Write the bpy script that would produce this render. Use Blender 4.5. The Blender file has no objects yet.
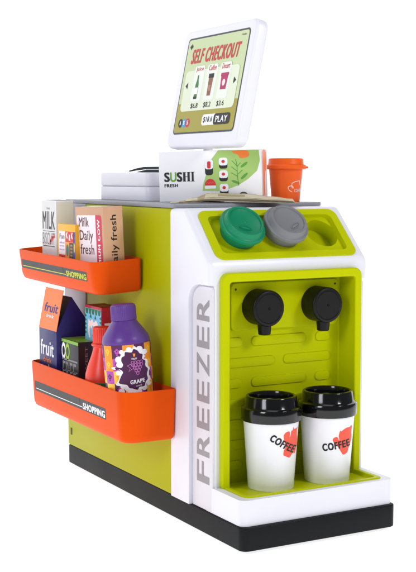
import bpy, bmesh, math, random
from mathutils import Vector, Matrix
random.seed(7)
S = 0.01                       # all numbers below are centimetres
SC = bpy.context.scene
COL = SC.collection
PI = math.pi

# ------------------------------------------------------------------ materials
def lin(c):
    return tuple(((v/255)/12.92 if v/255 <= .04045 else (((v/255)+.055)/1.055)**2.4) for v in c)

MATS = {}
def plastic(name, rgb, rough=.38, bump=.04, scale=900., var=.04, spec=.5, coat=0., sss=0., tint=None):
    """moulded plastic / printed card: faint mottling in colour and roughness and a fine surface grain"""
    if name in MATS: return MATS[name]
    m = bpy.data.materials.new(name); m.use_nodes = True
    nt = m.node_tree; b = nt.nodes['Principled BSDF']
    tc = nt.nodes.new('ShaderNodeTexCoord')
    n1 = nt.nodes.new('ShaderNodeTexNoise'); n1.inputs['Scale'].default_value = 14; n1.inputs['Detail'].default_value = 5
    n2 = nt.nodes.new('ShaderNodeTexNoise'); n2.inputs['Scale'].default_value = scale; n2.inputs['Detail'].default_value = 3
    nt.links.new(tc.outputs['Object'], n1.inputs['Vector']); nt.links.new(tc.outputs['Object'], n2.inputs['Vector'])
    c = lin(rgb)
    mx = nt.nodes.new('ShaderNodeMix'); mx.data_type = 'RGBA'
    mx.inputs['A'].default_value = (*[max(0, v*(1-var)) for v in c], 1)
    mx.inputs['B'].default_value = (*[min(1, v*(1+var)) for v in c], 1)
    nt.links.new(n1.outputs['Fac'], mx.inputs['Factor']); nt.links.new(mx.outputs['Result'], b.inputs['Base Color'])
    mr = nt.nodes.new('ShaderNodeMapRange')
    mr.inputs['To Min'].default_value = max(.02, rough-.06); mr.inputs['To Max'].default_value = rough+.08
    nt.links.new(n1.outputs['Fac'], mr.inputs['Value']); nt.links.new(mr.outputs['Result'], b.inputs['Roughness'])
    bp_ = nt.nodes.new('ShaderNodeBump'); bp_.inputs['Strength'].default_value = bump; bp_.inputs['Distance'].default_value = .0006
    nt.links.new(n2.outputs['Fac'], bp_.inputs['Height']); nt.links.new(bp_.outputs['Normal'], b.inputs['Normal'])
    b.inputs['Specular IOR Level'].default_value = spec
    b.inputs['Coat Weight'].default_value = coat
    if tint: b.inputs['Specular Tint'].default_value = (*lin(tint), 1)
    if sss:
        b.inputs['Subsurface Weight'].default_value = sss
        b.inputs['Subsurface Radius'].default_value = (.004, .003, .002)
    MATS[name] = m
    return m

def ink(name, rgb, rough=.45):
    return plastic('ink_'+name, rgb, rough=rough, bump=.01, var=.03, spec=.35)

white   = plastic('white_plastic', (230, 230, 239), .34, .05)
rear_shaded = plastic('rear_panel_shaded_white', (164, 162, 170), .42, .06)  # white panel; the basket's shade is put into its colour as grey
white2  = plastic('white_device_plastic', (231, 230, 240), .36, .05)
green   = plastic('lime_plastic', (188, 196, 3), .38, .06, spec=.25, tint=(225, 230, 60))
label_white = plastic('pale_label_plastic', (220, 216, 222), .42, .05)
olive   = plastic('olive_lime_plastic', (171, 172, 2), .40, .06, spec=.2, tint=(225, 230, 60))
black   = plastic('black_base_plastic', (16, 18, 21), .45, .10, spec=.16)
jet     = plastic('black_knob_plastic', (8, 8, 10), .40, .10, spec=.24)
gloss   = plastic('glossy_black_plastic', (12, 12, 14), .13, .01)
grey    = plastic('grey_plate_plastic', (142, 144, 152), .42, .06)
orange  = plastic('orange_plastic', (228, 82, 17), .40, .03, spec=.14, tint=(255, 150, 90))
orange2 = plastic('orange_cup_plastic', (238, 96, 24), .38, .03, spec=.25)
lidgreen= plastic('green_lid_plastic', (0, 130, 90), .40, .06, spec=.3)
lidgrey = plastic('grey_lid_plastic', (124, 125, 130), .44, .08, spec=.3)
cupwhite= plastic('white_cup_plastic', (238, 238, 243), .30, .02)
purple  = plastic('purple_plastic', (92, 52, 138), .34, .04)
redp    = plastic('red_plastic', (236, 58, 36), .33, .03)
darkdev = plastic('dark_grey_device_plastic', (44, 50, 58), .40, .05)
card    = plastic('white_card', (246, 245, 249), .5, .05)
cream   = plastic('cream_card', (226, 222, 205), .55, .05)
tan     = plastic('tan_card', (205, 158, 124), .55, .08)
kraft   = plastic('kraft_paper', (214, 205, 178), .7, .15, 300)
kraft2  = plastic('brown_paper_print', (176, 158, 122), .7, .15, 300)
navy    = plastic('navy_card', (34, 30, 104), .42, .03)
darkvoid= plastic('black_card', (16, 14, 20), .6, .05)
flapor  = plastic('orange_card', (242, 128, 62), .48, .03)
blackbox= plastic('charcoal_card', (38, 38, 42), .42, .04)
maroon  = plastic('dark_maroon_card', (46, 22, 26), .42, .04)
lime    = plastic('lime_card', (128, 178, 40), .45, .04)
redcard = plastic('red_card', (178, 20, 48), .4, .03)
tealcard= plastic('light_blue_card', (112, 186, 222), .42, .03)
yellowc = plastic('yellow_card', (244, 178, 40), .45, .03)

I_black=ink('black',(28,26,28)); I_white=ink('white',(244,243,246)); I_red=ink('red',(214,40,46)); I_char=ink('charcoal',(62,62,64))
I_limeline=ink('lime_line',(206,208,60)); I_brown=ink('brown',(92,42,46)); I_grey=ink('grey',(120,120,122)); I_orange=ink('orange',(244,130,50))
I_tomato=ink('tomato',(240,88,66)); I_navy=ink('navy',(48,42,140)); I_leaf=ink('leaf_green',(120,176,72)); I_pale=ink('pale_green',(166,202,110))
I_dleaf=ink('deep_leaf',(92,160,60)); I_scr=ink('screen_green',(196,210,162),.3); I_scr2=ink('screen_pale',(222,230,206),.3); I_olive=ink('screen_olive',(160,150,44),.3)
I_scrb=ink('screen_border',(52,58,68),.3); I_cardw=ink('screen_card',(232,236,228),.3); I_title=ink('title_red',(202,34,44),.3); I_bottle=ink('bottle_green',(52,120,50))
I_coffee=ink('coffee_brown',(140,92,74)); I_berry=ink('berry',(176,40,96)); I_blue=ink('sky_blue',(54,160,214)); I_silver=ink('silver_grey',(152,146,150))
I_pink=ink('label_pink',(240,228,234)); I_crim=ink('crimson',(204,30,72)); I_plum=ink('plum',(88,30,84)); I_mag=ink('magenta',(186,74,176)); I_amber=ink('amber',(246,152,40))
I_yel=ink('yellow',(248,198,62)); I_cobalt=ink('cobalt',(58,82,170)); I_teal=ink('teal',(66,110,116)); I_forest=ink('forest',(40,104,64)); I_lime=ink('bright_lime',(150,200,40))
I_rose=ink('rose_white',(246,222,220)); I_salmon=ink('salmon',(246,150,120)); I_dgreen=ink('dark_slot',(62,70,4)); I_grape=ink('grape',(204,116,190))

# ------------------------------------------------------------------ mesh builder (cm)
class MB:
    def __init__(s):
        s.bm = bmesh.new(); s.mats = []
    def mi(s, m):
        if m not in s.mats: s.mats.append(m)
        return s.mats.index(m)
    def face(s, pts, m):
        f = s.bm.faces.new([s.bm.verts.new(p) for p in pts]); f.material_index = s.mi(m); return f
    def merge(s, other_bm, m):
        me = bpy.data.meshes.new('tmp'); other_bm.to_mesh(me); other_bm.free()
        n = len(s.bm.faces); s.bm.from_mesh(me); bpy.data.meshes.remove(me)
        s.bm.faces.ensure_lookup_table(); k = s.mi(m)
        for f in s.bm.faces[n:]: f.material_index = k
    def box(s, x0, x1, y0, y1, z0, z1, m, bev=.1, seg=2, M=None, vbev=0, vseg=6):
        b = bmesh.new(); bmesh.ops.create_cube(b, size=1)
        for v in b.verts:
            v.co = Vector((x0+(v.co.x+.5)*(x1-x0), y0+(v.co.y+.5)*(y1-y0), z0+(v.co.z+.5)*(z1-z0)))
        if vbev:
            e = [e for e in b.edges if abs(e.verts[0].co.z-e.verts[1].co.z) > 1e-6]
            bmesh.ops.bevel(b, geom=e, offset=vbev, segments=vseg, profile=.5, affect='EDGES')
        if bev:
            b.normal_update()
            e = [e for e in b.edges if len(e.link_faces) == 2 and e.calc_face_angle() > .7]
            bmesh.ops.bevel(b, geom=e, offset=bev, segments=seg, profile=.5, affect='EDGES')
        if M: bmesh.ops.transform(b, matrix=M, verts=b.verts)
        s.merge(b, m)
    def prism(s, pts, fmap, h0, h1, m, bev=0, seg=3):
        """2D outline extruded from h0 to h1; fmap(u,v,h) gives the point"""
        b = bmesh.new()
        lo = [b.verts.new(fmap(u, v, h0)) for u, v in pts]; hi = [b.verts.new(fmap(u, v, h1)) for u, v in pts]
        n = len(pts)
        b.faces.new(lo); b.faces.new(hi[::-1])
        for i in range(n): b.faces.new((lo[i], hi[i], hi[(i+1) % n], lo[(i+1) % n]))
        bmesh.ops.recalc_face_normals(b, faces=b.faces)
        if bev:
            b.normal_update()
            e = [e for e in b.edges if e.calc_face_angle() > .7]
            bmesh.ops.bevel(b, geom=e, offset=bev, segments=seg, profile=.5, affect='EDGES')
        s.merge(b, m)
    def lathe(s, prof, m, seg=64, M=None, closed=False):
        b = bmesh.new(); rings = []
        for r, z in prof:
            if r < 1e-6: rings.append([b.verts.new((0, 0, z))])
            else: rings.append([b.verts.new((r*math.cos(2*PI*i/seg), r*math.sin(2*PI*i/seg), z)) for i in range(seg)])
        for A, B in zip(rings, rings[1:]):
            for i in range(seg):
                j = (i+1) % seg
                if len(A) == 1 and len(B) == 1: continue
                if len(A) == 1: b.faces.new((A[0], B[i], B[j]))
                elif len(B) == 1: b.faces.new((A[i], A[j], B[0]))
                else: b.faces.new((A[i], A[j], B[j], B[i]))
        bmesh.ops.recalc_face_normals(b, faces=b.faces)
        if M: bmesh.ops.transform(b, matrix=M, verts=b.verts)
        s.merge(b, m)
    def loft(s, rings, m, cap0=True, cap1=True):
        b = bmesh.new()
        R = [[b.verts.new(p) for p in r] for r in rings]
        n = len(R[0])
        for A, B in zip(R, R[1:]):
            for i in range(n): b.faces.new((A[i], A[(i+1) % n], B[(i+1) % n], B[i]))
        if cap0: b.faces.new(R[0])
        if cap1: b.faces.new(R[-1])
        bmesh.ops.recalc_face_normals(b, faces=b.faces)
        s.merge(b, m)
    # ---- flat print laid on a surface: shape is a small 2D bmesh, frame maps (u,v,h)
    def lay(s, b2, frame, m, layer=1, step=0):
        if step:
            us = [v.co.x for v in b2.verts]
            if us:
                u = math.floor(min(us)/step)*step + step
                while u < max(us):
                    g = list(b2.verts)+list(b2.edges)+list(b2.faces)
                    bmesh.ops.bisect_plane(b2, geom=g, plane_co=(u, 0, 0), plane_no=(1, 0, 0), dist=1e-5); u += step
        h = .008+.010*layer
        for v in b2.verts: v.co = Vector(frame(v.co.x, v.co.y, h+v.co.z))
        s.merge(b2, m)
    def build(s, name, parent=None, bevel=0, seg=3, sharp=.62):
        bm = s.bm
        bm.normal_update()
        for f in bm.faces: f.smooth = True
        for e in bm.edges:
            if len(e.link_faces) == 2 and e.calc_face_angle(0) > sharp: e.smooth = False
        bmesh.ops.scale(bm, vec=(S, S, S), verts=bm.verts)
        me = bpy.data.meshes.new(name); bm.to_mesh(me); bm.free()
        for m in s.mats: me.materials.append(m)
        o = bpy.data.objects.new(name, me); COL.objects.link(o)
        if parent: o.parent = parent
        if bevel: add_bevel(o, bevel, seg)
        return o

def add_bevel(o, w, seg=3, ang=32):
    md = o.modifiers.new('edge_round', 'BEVEL'); md.width = w*S; md.segments = seg; md.limit_method = 'ANGLE'
    md.angle_limit = math.radians(ang); md.harden_normals = True; md.use_clamp_overlap = True; md.miter_outer = 'MITER_ARC'

def carve(o, cutters, ops=None):
    """boolean the cutters into o, bake the result, throw the cutters away"""
    for i, c in enumerate(cutters):
        md = o.modifiers.new('cut', 'BOOLEAN'); md.object = c; md.solver = 'EXACT'
        md.operation = ops[i] if ops else 'DIFFERENCE'
    dg = bpy.context.evaluated_depsgraph_get(); dg.update()
    me = bpy.data.meshes.new_from_object(o.evaluated_get(dg))
    o.modifiers.clear(); old = o.data; o.data = me; bpy.data.meshes.remove(old)
    for c in cutters:
        m = c.data; bpy.data.objects.remove(c); bpy.data.meshes.remove(m)
    b = bmesh.new(); b.from_mesh(me)
    bmesh.ops.remove_doubles(b, verts=b.verts, dist=1e-6)
    bmesh.ops.dissolve_limit(b, angle_limit=.01, verts=b.verts, edges=b.edges)
    for f in b.faces: f.smooth = True
    for e in b.edges: e.smooth = not (len(e.link_faces) == 2 and e.calc_face_angle(0) > .62)
    b.to_mesh(me); b.free()
    return o

def empty(name, loc, rot=(0, 0, 0)):
    o = bpy.data.objects.new(name, None); COL.objects.link(o)
    o.empty_display_size = .01
    o.location = Vector(loc)*S; o.rotation_euler = rot
    return o
def tag(o, label=None, cat=None, group=None, kind=None):
    if label: o['label'] = label
    if cat: o['category'] = cat
    if group: o['group'] = group
    if kind: o['kind'] = kind
    return o
def place(o, loc, rot=(0, 0, 0)):
    o.location = Vector(loc)*S; o.rotation_euler = rot; return o

# ------------------------------------------------------------------ 2D shapes
def poly(pts):
    b = bmesh.new(); f = b.faces.new([b.verts.new((x, y, 0)) for x, y in pts]); bmesh.ops.triangulate(b, faces=[f]); return b
def rect(u0, u1, v0, v1): return poly([(u0, v0), (u1, v0), (u1, v1), (u0, v1)])
def rr(u0, u1, v0, v1, r, n=6, rs=None):
    """rounded rectangle outline; rs = radii of corners (lower-left, lower-right, upper-right, upper-left)"""
    rs = rs or (r, r, r, r); out = []
    for (cx, cy, a0, q) in ((u0, v0, PI, rs[0]), (u1, v0, 1.5*PI, rs[1]), (u1, v1, 0, rs[2]), (u0, v1, .5*PI, rs[3])):
        if q < 1e-6: out.append((cx, cy)); continue
        sx = 1 if cx == u0 else -1; sy = 1 if cy == v0 else -1
        for i in range(n+1):
            a = a0+i*PI/2/n; out.append((cx+sx*q+q*math.cos(a), cy+sy*q+q*math.sin(a)))
    return out
def ell(cx, cy, a, b, n=28, rot=0):
    c, s_ = math.cos(rot), math.sin(rot)
    return [(cx+a*math.cos(t)*c-b*math.sin(t)*s_, cy+a*math.cos(t)*s_+b*math.sin(t)*c) for t in (2*PI*i/n for i in range(n))]
def stroke(pts, w, closed=False):
    b = bmesh.new(); P = [Vector((x, y, 0)) for x, y in pts]; n = len(P); L = []
    for i in range(n):
        a = P[(i-1) % n] if closed or i else P[i]; c = P[(i+1) % n] if closed or i < n-1 else P[i]
        d = (c-a).normalized(); q = Vector((-d.y, d.x, 0))*w/2
        L.append((b.verts.new(P[i]+q), b.verts.new(P[i]-q)))
    for i in range(n if closed else n-1):
        j = (i+1) % n; b.faces.new((L[i][0], L[i][1], L[j][1], L[j][0]))
    return b
def smooth_loop(pts, n=4):
    """closed Catmull-Rom through pts"""
    out = []; N = len(pts)
    for i in range(N):
        p0, p1, p2, p3 = (pts[(i+k-1) % N] for k in range(4))
        for j in range(n):
            t = j/n
            out.append(tuple(.5*((2*p1[k])+(-p0[k]+p2[k])*t+(2*p0[k]-5*p1[k]+4*p2[k]-p3[k])*t*t+(-p0[k]+3*p1[k]-3*p2[k]+p3[k])*t**3) for k in (0, 1)))
    return out
def text(sx, u0, v0, w, h, bold=0., shear=0., rot=0., space=1.):
    """lettering fitted exactly to the box u0..u0+w, v0..v0+h, then turned by rot about the box centre"""
    cu = bpy.data.curves.new('txt', 'FONT'); cu.body = sx; cu.size = 1; cu.resolution_u = 4; cu.space_character = max(space, 1+bold*3.2)
    ob = bpy.data.objects.new('txt', cu); COL.objects.link(ob)
    dg = bpy.context.evaluated_depsgraph_get(); dg.update()
    me = bpy.data.meshes.new_from_object(ob.evaluated_get(dg))
    bpy.data.objects.remove(ob); bpy.data.curves.remove(cu)
    b = bmesh.new(); b.from_mesh(me); bpy.data.meshes.remove(me)
    for v in b.verts: v.co.z = 0
    if bold > 0:
        m0 = bpy.data.meshes.new('t'); b.to_mesh(m0)
        for k, (ax_, ay_) in enumerate(((1, .5), (-1, .5), (1, -.5), (-1, -.5))):
            n0 = len(b.verts); b.from_mesh(m0); b.verts.ensure_lookup_table()
            for v in b.verts[n0:]: v.co += Vector((ax_*bold, ay_*bold, .0016*(k+1)))
        bpy.data.meshes.remove(m0)
    xs = [v.co.x for v in b.verts]; ys = [v.co.y for v in b.verts]
    x0, x1, y0, y1 = min(xs), max(xs), min(ys), max(ys)
    for v in b.verts:
        a = (v.co.x-x0)/(x1-x0); c = (v.co.y-y0)/(y1-y0)
        x = (a-.5)*w+shear*(c-.5)*h; y = (c-.5)*h
        v.co.x = u0+w/2+x*math.cos(rot)-y*math.sin(rot); v.co.y = v0+h/2+x*math.sin(rot)+y*math.cos(rot)
    return b
def flat(O, U, V):
    O, U, V = Vector(O), Vector(U), Vector(V); N = U.cross(V).normalized()
    return lambda u, v, h: O+U*u+V*v+N*h

# ================================================================== SETTING
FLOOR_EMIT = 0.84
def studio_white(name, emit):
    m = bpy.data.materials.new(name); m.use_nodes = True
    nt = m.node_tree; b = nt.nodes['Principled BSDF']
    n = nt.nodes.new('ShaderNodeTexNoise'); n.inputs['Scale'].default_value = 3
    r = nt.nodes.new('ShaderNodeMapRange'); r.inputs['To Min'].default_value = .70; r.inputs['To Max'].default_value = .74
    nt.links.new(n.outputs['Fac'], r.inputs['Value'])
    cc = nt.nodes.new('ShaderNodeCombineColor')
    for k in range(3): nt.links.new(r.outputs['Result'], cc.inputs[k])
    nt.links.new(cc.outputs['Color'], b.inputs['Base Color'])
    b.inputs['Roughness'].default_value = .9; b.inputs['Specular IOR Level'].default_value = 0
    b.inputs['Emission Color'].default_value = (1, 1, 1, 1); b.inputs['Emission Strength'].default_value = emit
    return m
# white table and backdrop sweep; glow added to both, to lose the contact shadow
g = MB()
g.face([(-1500, -500, -.4), (1500, -500, -.4), (1500, 330, -.4), (-1500, 330, -.4)], studio_white('added_glow_table_white', FLOOR_EMIT))
tag(g.build('ground'), 'seamless white table top the toy stands on', kind='structure')
g = MB(); prev = None; mb = studio_white('added_glow_backdrop_white', 1.0)
for i in range(13):
    a = i/12*PI/2; y = 330+80*math.sin(a); z = -.4+80*(1-math.cos(a))
    if prev: g.face([(-1500, prev[0], prev[1]), (1500, prev[0], prev[1]), (1500, y, z), (-1500, y, z)], mb)
    prev = (y, z)
g.face([(-1500, prev[0], prev[1]), (1500, prev[0], prev[1]), (1500, prev[0], 600), (-1500, prev[0], 600)], mb)
bmesh.ops.remove_doubles(g.bm, verts=g.bm.verts, dist=.01)
tag(g.build('backdrop'), 'plain white studio backdrop behind the toy', kind='structure')

# ================================================================== THE MACHINE
W = 20.36; D = 47.13
XL, XR = -.3, W+.3
machine = tag(empty('checkout_machine', (0, 0, 0)), 'lime green and white toy vending counter with black base and FREEZER lettering on its side', 'vending machine')

# black base
o = MB(); o.prism(rr(-.06, W, 0, D, .9, rs=(.95, .95, .3, .3)), lambda u, v, h: Vector((u, v, h)), 0, 2.58, black, bev=.16, seg=3); o.build('base', machine)

# slope frame of reference
DS = Vector((0, 5.691, 5.775)).normalized(); NS = Vector((0, -DS.z, DS.y)); P0 = Vector((0, 6.636, 30.225))
slope = lambda x, s_, n: Vector((x, P0.y, P0.z))+DS*s_+NS*n
yz = lambda u, v, h: Vector((h, u, v))           # outline in Y,Z extruded along X
xz = lambda u, v, h: Vector((u, h, v))           # outline in X,Z extruded along Y
xy = lambda u, v, h: Vector((u, v, h))

# white front shell
o = MB(); o.prism([(15.8, 2.6), (15.8, 35.98), (12.33, 35.98), (6.636, 30.225), (6.636, 2.6)], yz, XL, XR, white)
e = [e for e in o.bm.edges if not all(v.co.z < 2.7 for v in e.verts) and not all(v.co.y > 15.7 for v in e.verts)]
bmesh.ops.bevel(o.bm, geom=e, offset=.55, segments=5, profile=.5, affect='EDGES')
shell = o.build('front_shell', machine)
c1 = MB(); c1.prism(rr(.12, W-.12, .45, 8.2, .9, rs=(.9, .9, 0, 0)), xy, 2.61, 5.42, white); c1 = c1.build('c')
arch = [(0, 2), (11.5, 2), (11.5, 25.9)]+[(8.9+2.6*math.cos(a), 25.9+1.9*math.sin(a)) for a in (PI/2*i/10 for i in range(1, 11))]+[(0, 27.8)]
c2 = MB(); c2.prism(arch, yz, -3, .34, white); c2 = c2.build('c')
c3 = MB(); c3.prism(arch, yz, W-.34, W+3, white); c3 = c3.build('c')
c4 = MB(); c4.prism(rr(.93, 19.42, 4.93, 29.12, .9), xz, 2, 9.55, white); c4 = c4.build('c')
c5 = MB(); c5.prism(rr(1.12, 19.24, 1.22, 9.3, .8, rs=(.7, .7, 0, 0)), xy, 4.45, 9, white); c5 = c5.build('c')
hold_out = [(.80, .38), (19.56, .38), (19.46, 7.62), (.90, 7.62)]
def round_poly(pts, r, n=6):
    out = []; N = len(pts)
    for i in range(N):
        p = Vector(pts[i]); a = (Vector(pts[i-1])-p).normalized(); b = (Vector(pts[(i+1) % N])-p).normalized()
        ang = a.angle(b); t = r/math.tan(ang/2); cen = p+(a+b).normalized()*(r/math.sin(ang/2))
        s0 = p+a*t-cen; s1 = p+b*t-cen; th = s0.angle(s1); sg = 1 if s0.cross(s1) > 0 else -1
        for k in range(n+1):
            q = sg*th*k/n; out.append((cen.x+s0.x*math.cos(q)-s0.y*math.sin(q), cen.y+s0.x*math.sin(q)+s0.y*math.cos(q)))
    return out
c6 = MB(); c6.prism(round_poly([(u+(.03 if u < 5 else -.03), v+(.03 if v < 3 else -.03)) for u, v in hold_out], 1.05), slope, -2.7, 2, white); c6 = c6.build('c')
carve(shell, [c2, c3, c1, c4, c5, c6], ['DIFFERENCE', 'DIFFERENCE', 'UNION', 'DIFFERENCE', 'DIFFERENCE', 'DIFFERENCE'])
add_bevel(shell, .16, 3)
# FREEZER lettering on the recessed side panel, reading upwards
for xa, xb in ((.10, .36), (W-.36, W-.10)):
    o = MB(); q = [(7.0, 5.42), (7.0, 2.62), (11.28, 2.62), (11.28, 25.9)]+[(8.9+2.38*math.cos(a), 25.9+1.7*math.sin(a)) for a in (PI/2*i/10 for i in range(1, 11))]+[(6.95, 27.6), (6.75, 27.4), (6.75, 5.42)]
    o.prism(q, yz, xa, xb, label_white, bev=.07, seg=2); side_label = o.build('side_label', machine)
    if xa < 1: keep = side_label
fz = MB()
FR = flat((.12, 7.42, 5.5), (0, 0, 1), (0, 1, 0))        # u up, v to the back
FRs = lambda u, v, h: Vector((.10-h, 7.42+v, 5.5+u))
lu = 0
gaps = 21.2/7
for i, ch in enumerate('FREEZER'):
    fz.lay(text(ch, i*gaps+.12, 0, gaps-.62, 2.86, bold=.022), FRs, I_silver, 1)
fz.build('lettering', keep)

# green body, rear panel, plate
o = MB(); o.box(XL+.12, XR-.12, 15.7, D-.12, 2.6, 35.96, olive, bev=.25, seg=3)
body = o.build('body_shell', machine)
o = MB(); o.box(XL-.02, XR+.02, 40.0, D+.25, 11.5, 35.97, rear_shaded, bev=.2, seg=3); o.build('rear_panel', machine)
o = MB(); o.box(XL+.08, XL+.25, 45.45, 45.95, 4.15, 5.1, I_dgreen, bev=.02); o.build('slot', body)
o = MB(); o.box(-.16, W+.16, 15.6, D+.2, 35.99, 36.45, grey, bev=.1, seg=2, vbev=.5); o.build('top_plate', machine)

# cup-lid holder on the slope
o = MB(); o.prism(round_poly(hold_out, 1.05), slope, -2.65, .16, green); holder = o.build('lid_holder', machine)
ins = [(.80+1.0, .38+.85), (19.56-1.0, .38+.85), (19.46-.95, 7.62-.85), (.90+.95, 7.62-.85)]
k1 = MB(); k1.prism(round_poly(ins, .7), slope, -.42, 2, green); cut = [k1.build('c')]
HOLES = [(5.2, 4.35), (10.95, 4.42), (16.5, 4.3)]
for hx, hs in HOLES:
    k = MB(); k.prism(ell(hx, hs, 2.05, 2.05, 48), slope, -2.2, 2, green); cut.append(k.build('c'))
carve(holder, cut); add_bevel(holder, .2, 3)

# dispenser bay
o = MB(); o.prism(rr(.9, 19.45, 4.9, 29.15, .95), xz, 5.85, 9.62, green); bay = o.build('dispenser_bay', machine)
k = MB(); k.prism(rr(1.85, 18.5, 3.0, 28.15, .35), xz, 0, 9.1, green)
carve(bay, [k.build('c')]); add_bevel(bay, .28, 3)
# raised ribs of the back wall
o = MB()
zr = 21.05; row = 0
while zr > 6.5:
    spans = ((1.9, 5.2), (6.45, 13.75), (15.15, 17.15)) if row % 2 == 0 else ((1.9, 9.5), (10.75, 17.2))
    for a, b in spans:
        o.prism(rr(a, b, zr-.52, zr+.52, .5, rs=(.5, .5, .5, .5)), xz, 9.2, 8.93, green, bev=.06, seg=2)
    zr -= 2.33; row += 1
o.build('wall_ribs', bay)
o = MB(); o.prism(rr(3.55, 18.15, 22.35, 27.75, .7), xz, 9.3, 8.66, green, bev=.14, seg=3); dp = o.build('dispenser_panel', machine)
for x, z in ((4.15, 27.05), (17.6, 27.15)):
    o = MB(); o.lathe([(0, .03), (.1, .03), (.14, 0)], I_dgreen, 16, Matrix.Translation((x, 8.655, z)) @ Matrix.Rotation(PI/2, 4, 'X')); o.build('screw', dp)
# two black dispensers
for x, z in ((6.96, 25.0), (14.88, 24.98)):
    M = Matrix.Translation((x, 8.66, z)) @ Matrix.Rotation(PI/2, 4, 'X')       # local z -> -Y
    o = MB()
    o.lathe([(0, 0), (1.98, 0), (2.02, .05), (2.04, 2.3), (2.02, 2.44), (1.94, 2.54), (1.84, 2.58), (1.70, 2.58), (1.66, 2.53), (1.62, 2.53), (1.58, 2.57), (.16, 2.57), (.14, 2.52), (.09, 2.52), (.07, 2.60), (0, 2.60)], jet, 72, M)
    dsp = o.build('dispenser', machine)
    o = MB(); o.lathe([(0, 0), (.62, 0), (.70, .07), (.80, 1.2), (.86, 1.9), (0, 1.9)], jet, 40, Matrix.Translation((x-.03, 7.05, z-3.0)))
    o.build('nozzle', dsp)

# drip tray
o = MB(); o.prism(rr(1.1, 19.26, 1.2, 9.15, .8, rs=(.75, .75, 0, 0)), xy, 4.4, 5.58, green); tray = o.build('drip_tray', machine)
k = MB(); k.prism(rr(1.75, 18.6, 1.85, 12, .45, rs=(.45, .45, 0, 0)), xy, 5.08, 9, green)
carve(tray, [k.build('c')]); add_bevel(tray, .16, 3)

# ================================================================== CUPS IN THE BAY
TD = Vector((-.489, -.872, 0)); ER = Vector((.872, -.489, 0))
def facing(loc):
    t = Vector((-64.7-loc[0], -107.9-loc[1], 0)).normalized(); return t, Vector((-t.y, t.x, 0))
def around(R0, R1, H, dz=0, loc=None):
    """frontal (dx, z) -> the point on a cone (radius R0 at z=0, R1 at z=H)"""
    TD_, ER_ = facing(loc) if loc else (TD, ER)
    def f(u, v, h):
        R = R0+(R1-R0)*v/H
        a = math.asin(max(-.995, min(.995, u/R)))
        return ER_*((R+h)*math.sin(a))+TD_*((R+h)*math.cos(a))+Vector((0, 0, v+dz))
    return f
def coffee_cup(loc, label, blob, txt):
    root = tag(empty('coffee_cup', loc), label, 'cup', 'white coffee cups with black lids')
    o = MB(); R0, R1, H = 2.56, 3.12, 8.05
    o.lathe([(0, .12), (2.3, .12), (2.34, 0), (R0-.06, 0), (R0, .08), (R1, H), (R1-.1, H), (R1-.2, H-.1), (0, H-.1)], cupwhite, 96)
    fr = around(R0, R1, H, 0, loc)
    o.lay(poly(smooth_loop(blob, 3)), fr, I_tomato, 1, .2)
    o.lay(text('COFFEE', txt[0], txt[1], txt[2], txt[3], bold=.05, rot=txt[4]), fr, I_black, 2.5, .2)
    o.build('cup_body', root)
    o = MB()
    o.lathe([(r_, z_+.05) for r_, z_ in [(0, 7.55), (3.2, 7.55), (3.3, 7.6), (3.36, 7.72), (3.36, 8.82), (3.28, 9.0), (3.12, 9.06), (3.06, 9.1), (2.98, 9.2), (2.86, 10.1), (2.78, 10.28), (2.6, 10.34), (2.48, 10.28), (2.42, 10.1), (2.38, 9.5), (2.3, 9.42), (.5, 9.42), (0, 9.44)]], gloss, 96)
    o.box(-.35, .35, -1.7, -1.45, 9.46, 9.54, gloss, bev=.03)
    o.build('lid', root)
    return root
sc2 = 1/(9.9*8.95)
b2 = [((x-99)*sc2, 4.5+(290-y)*sc2) for x, y in [(155,235),(165,212),(190,203),(205,210),(214,232),(222,236),(214,195),(222,160),(230,140),(240,150),(252,140),(290,120),(325,118),(338,105),(345,120),(338,180),(342,220),(330,290),(310,340),(300,375),(262,392),(245,370),(230,345),(205,300),(175,270)]]
b1 = [((x-64)*sc2, 5.4+(275-y)*sc2) for x, y in [(188,190),(205,165),(235,155),(247,170),(245,200),(250,215),(258,180),(262,155),(276,150),(283,122),(292,145),(320,140),(338,160),(338,190),(330,260),(318,310),(300,380),(288,395),(280,380),(260,400),(245,420),(225,412),(205,400),(185,385),(190,340),(205,310),(195,250),(188,215)]]
coffee_cup((6.88, 5.5, 5.09), 'white coffee cup with black lid and slanting COFFEE print, left one on the tray', b1, (-.24, 4.97, 3.08, .84, -math.radians(33)))
coffee_cup((14.25, 5.2, 5.09), 'white coffee cup with black lid and level COFFEE print, right one on the tray', b2, (-.52, 4.06, 3.05, .86, math.radians(8)))

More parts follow.
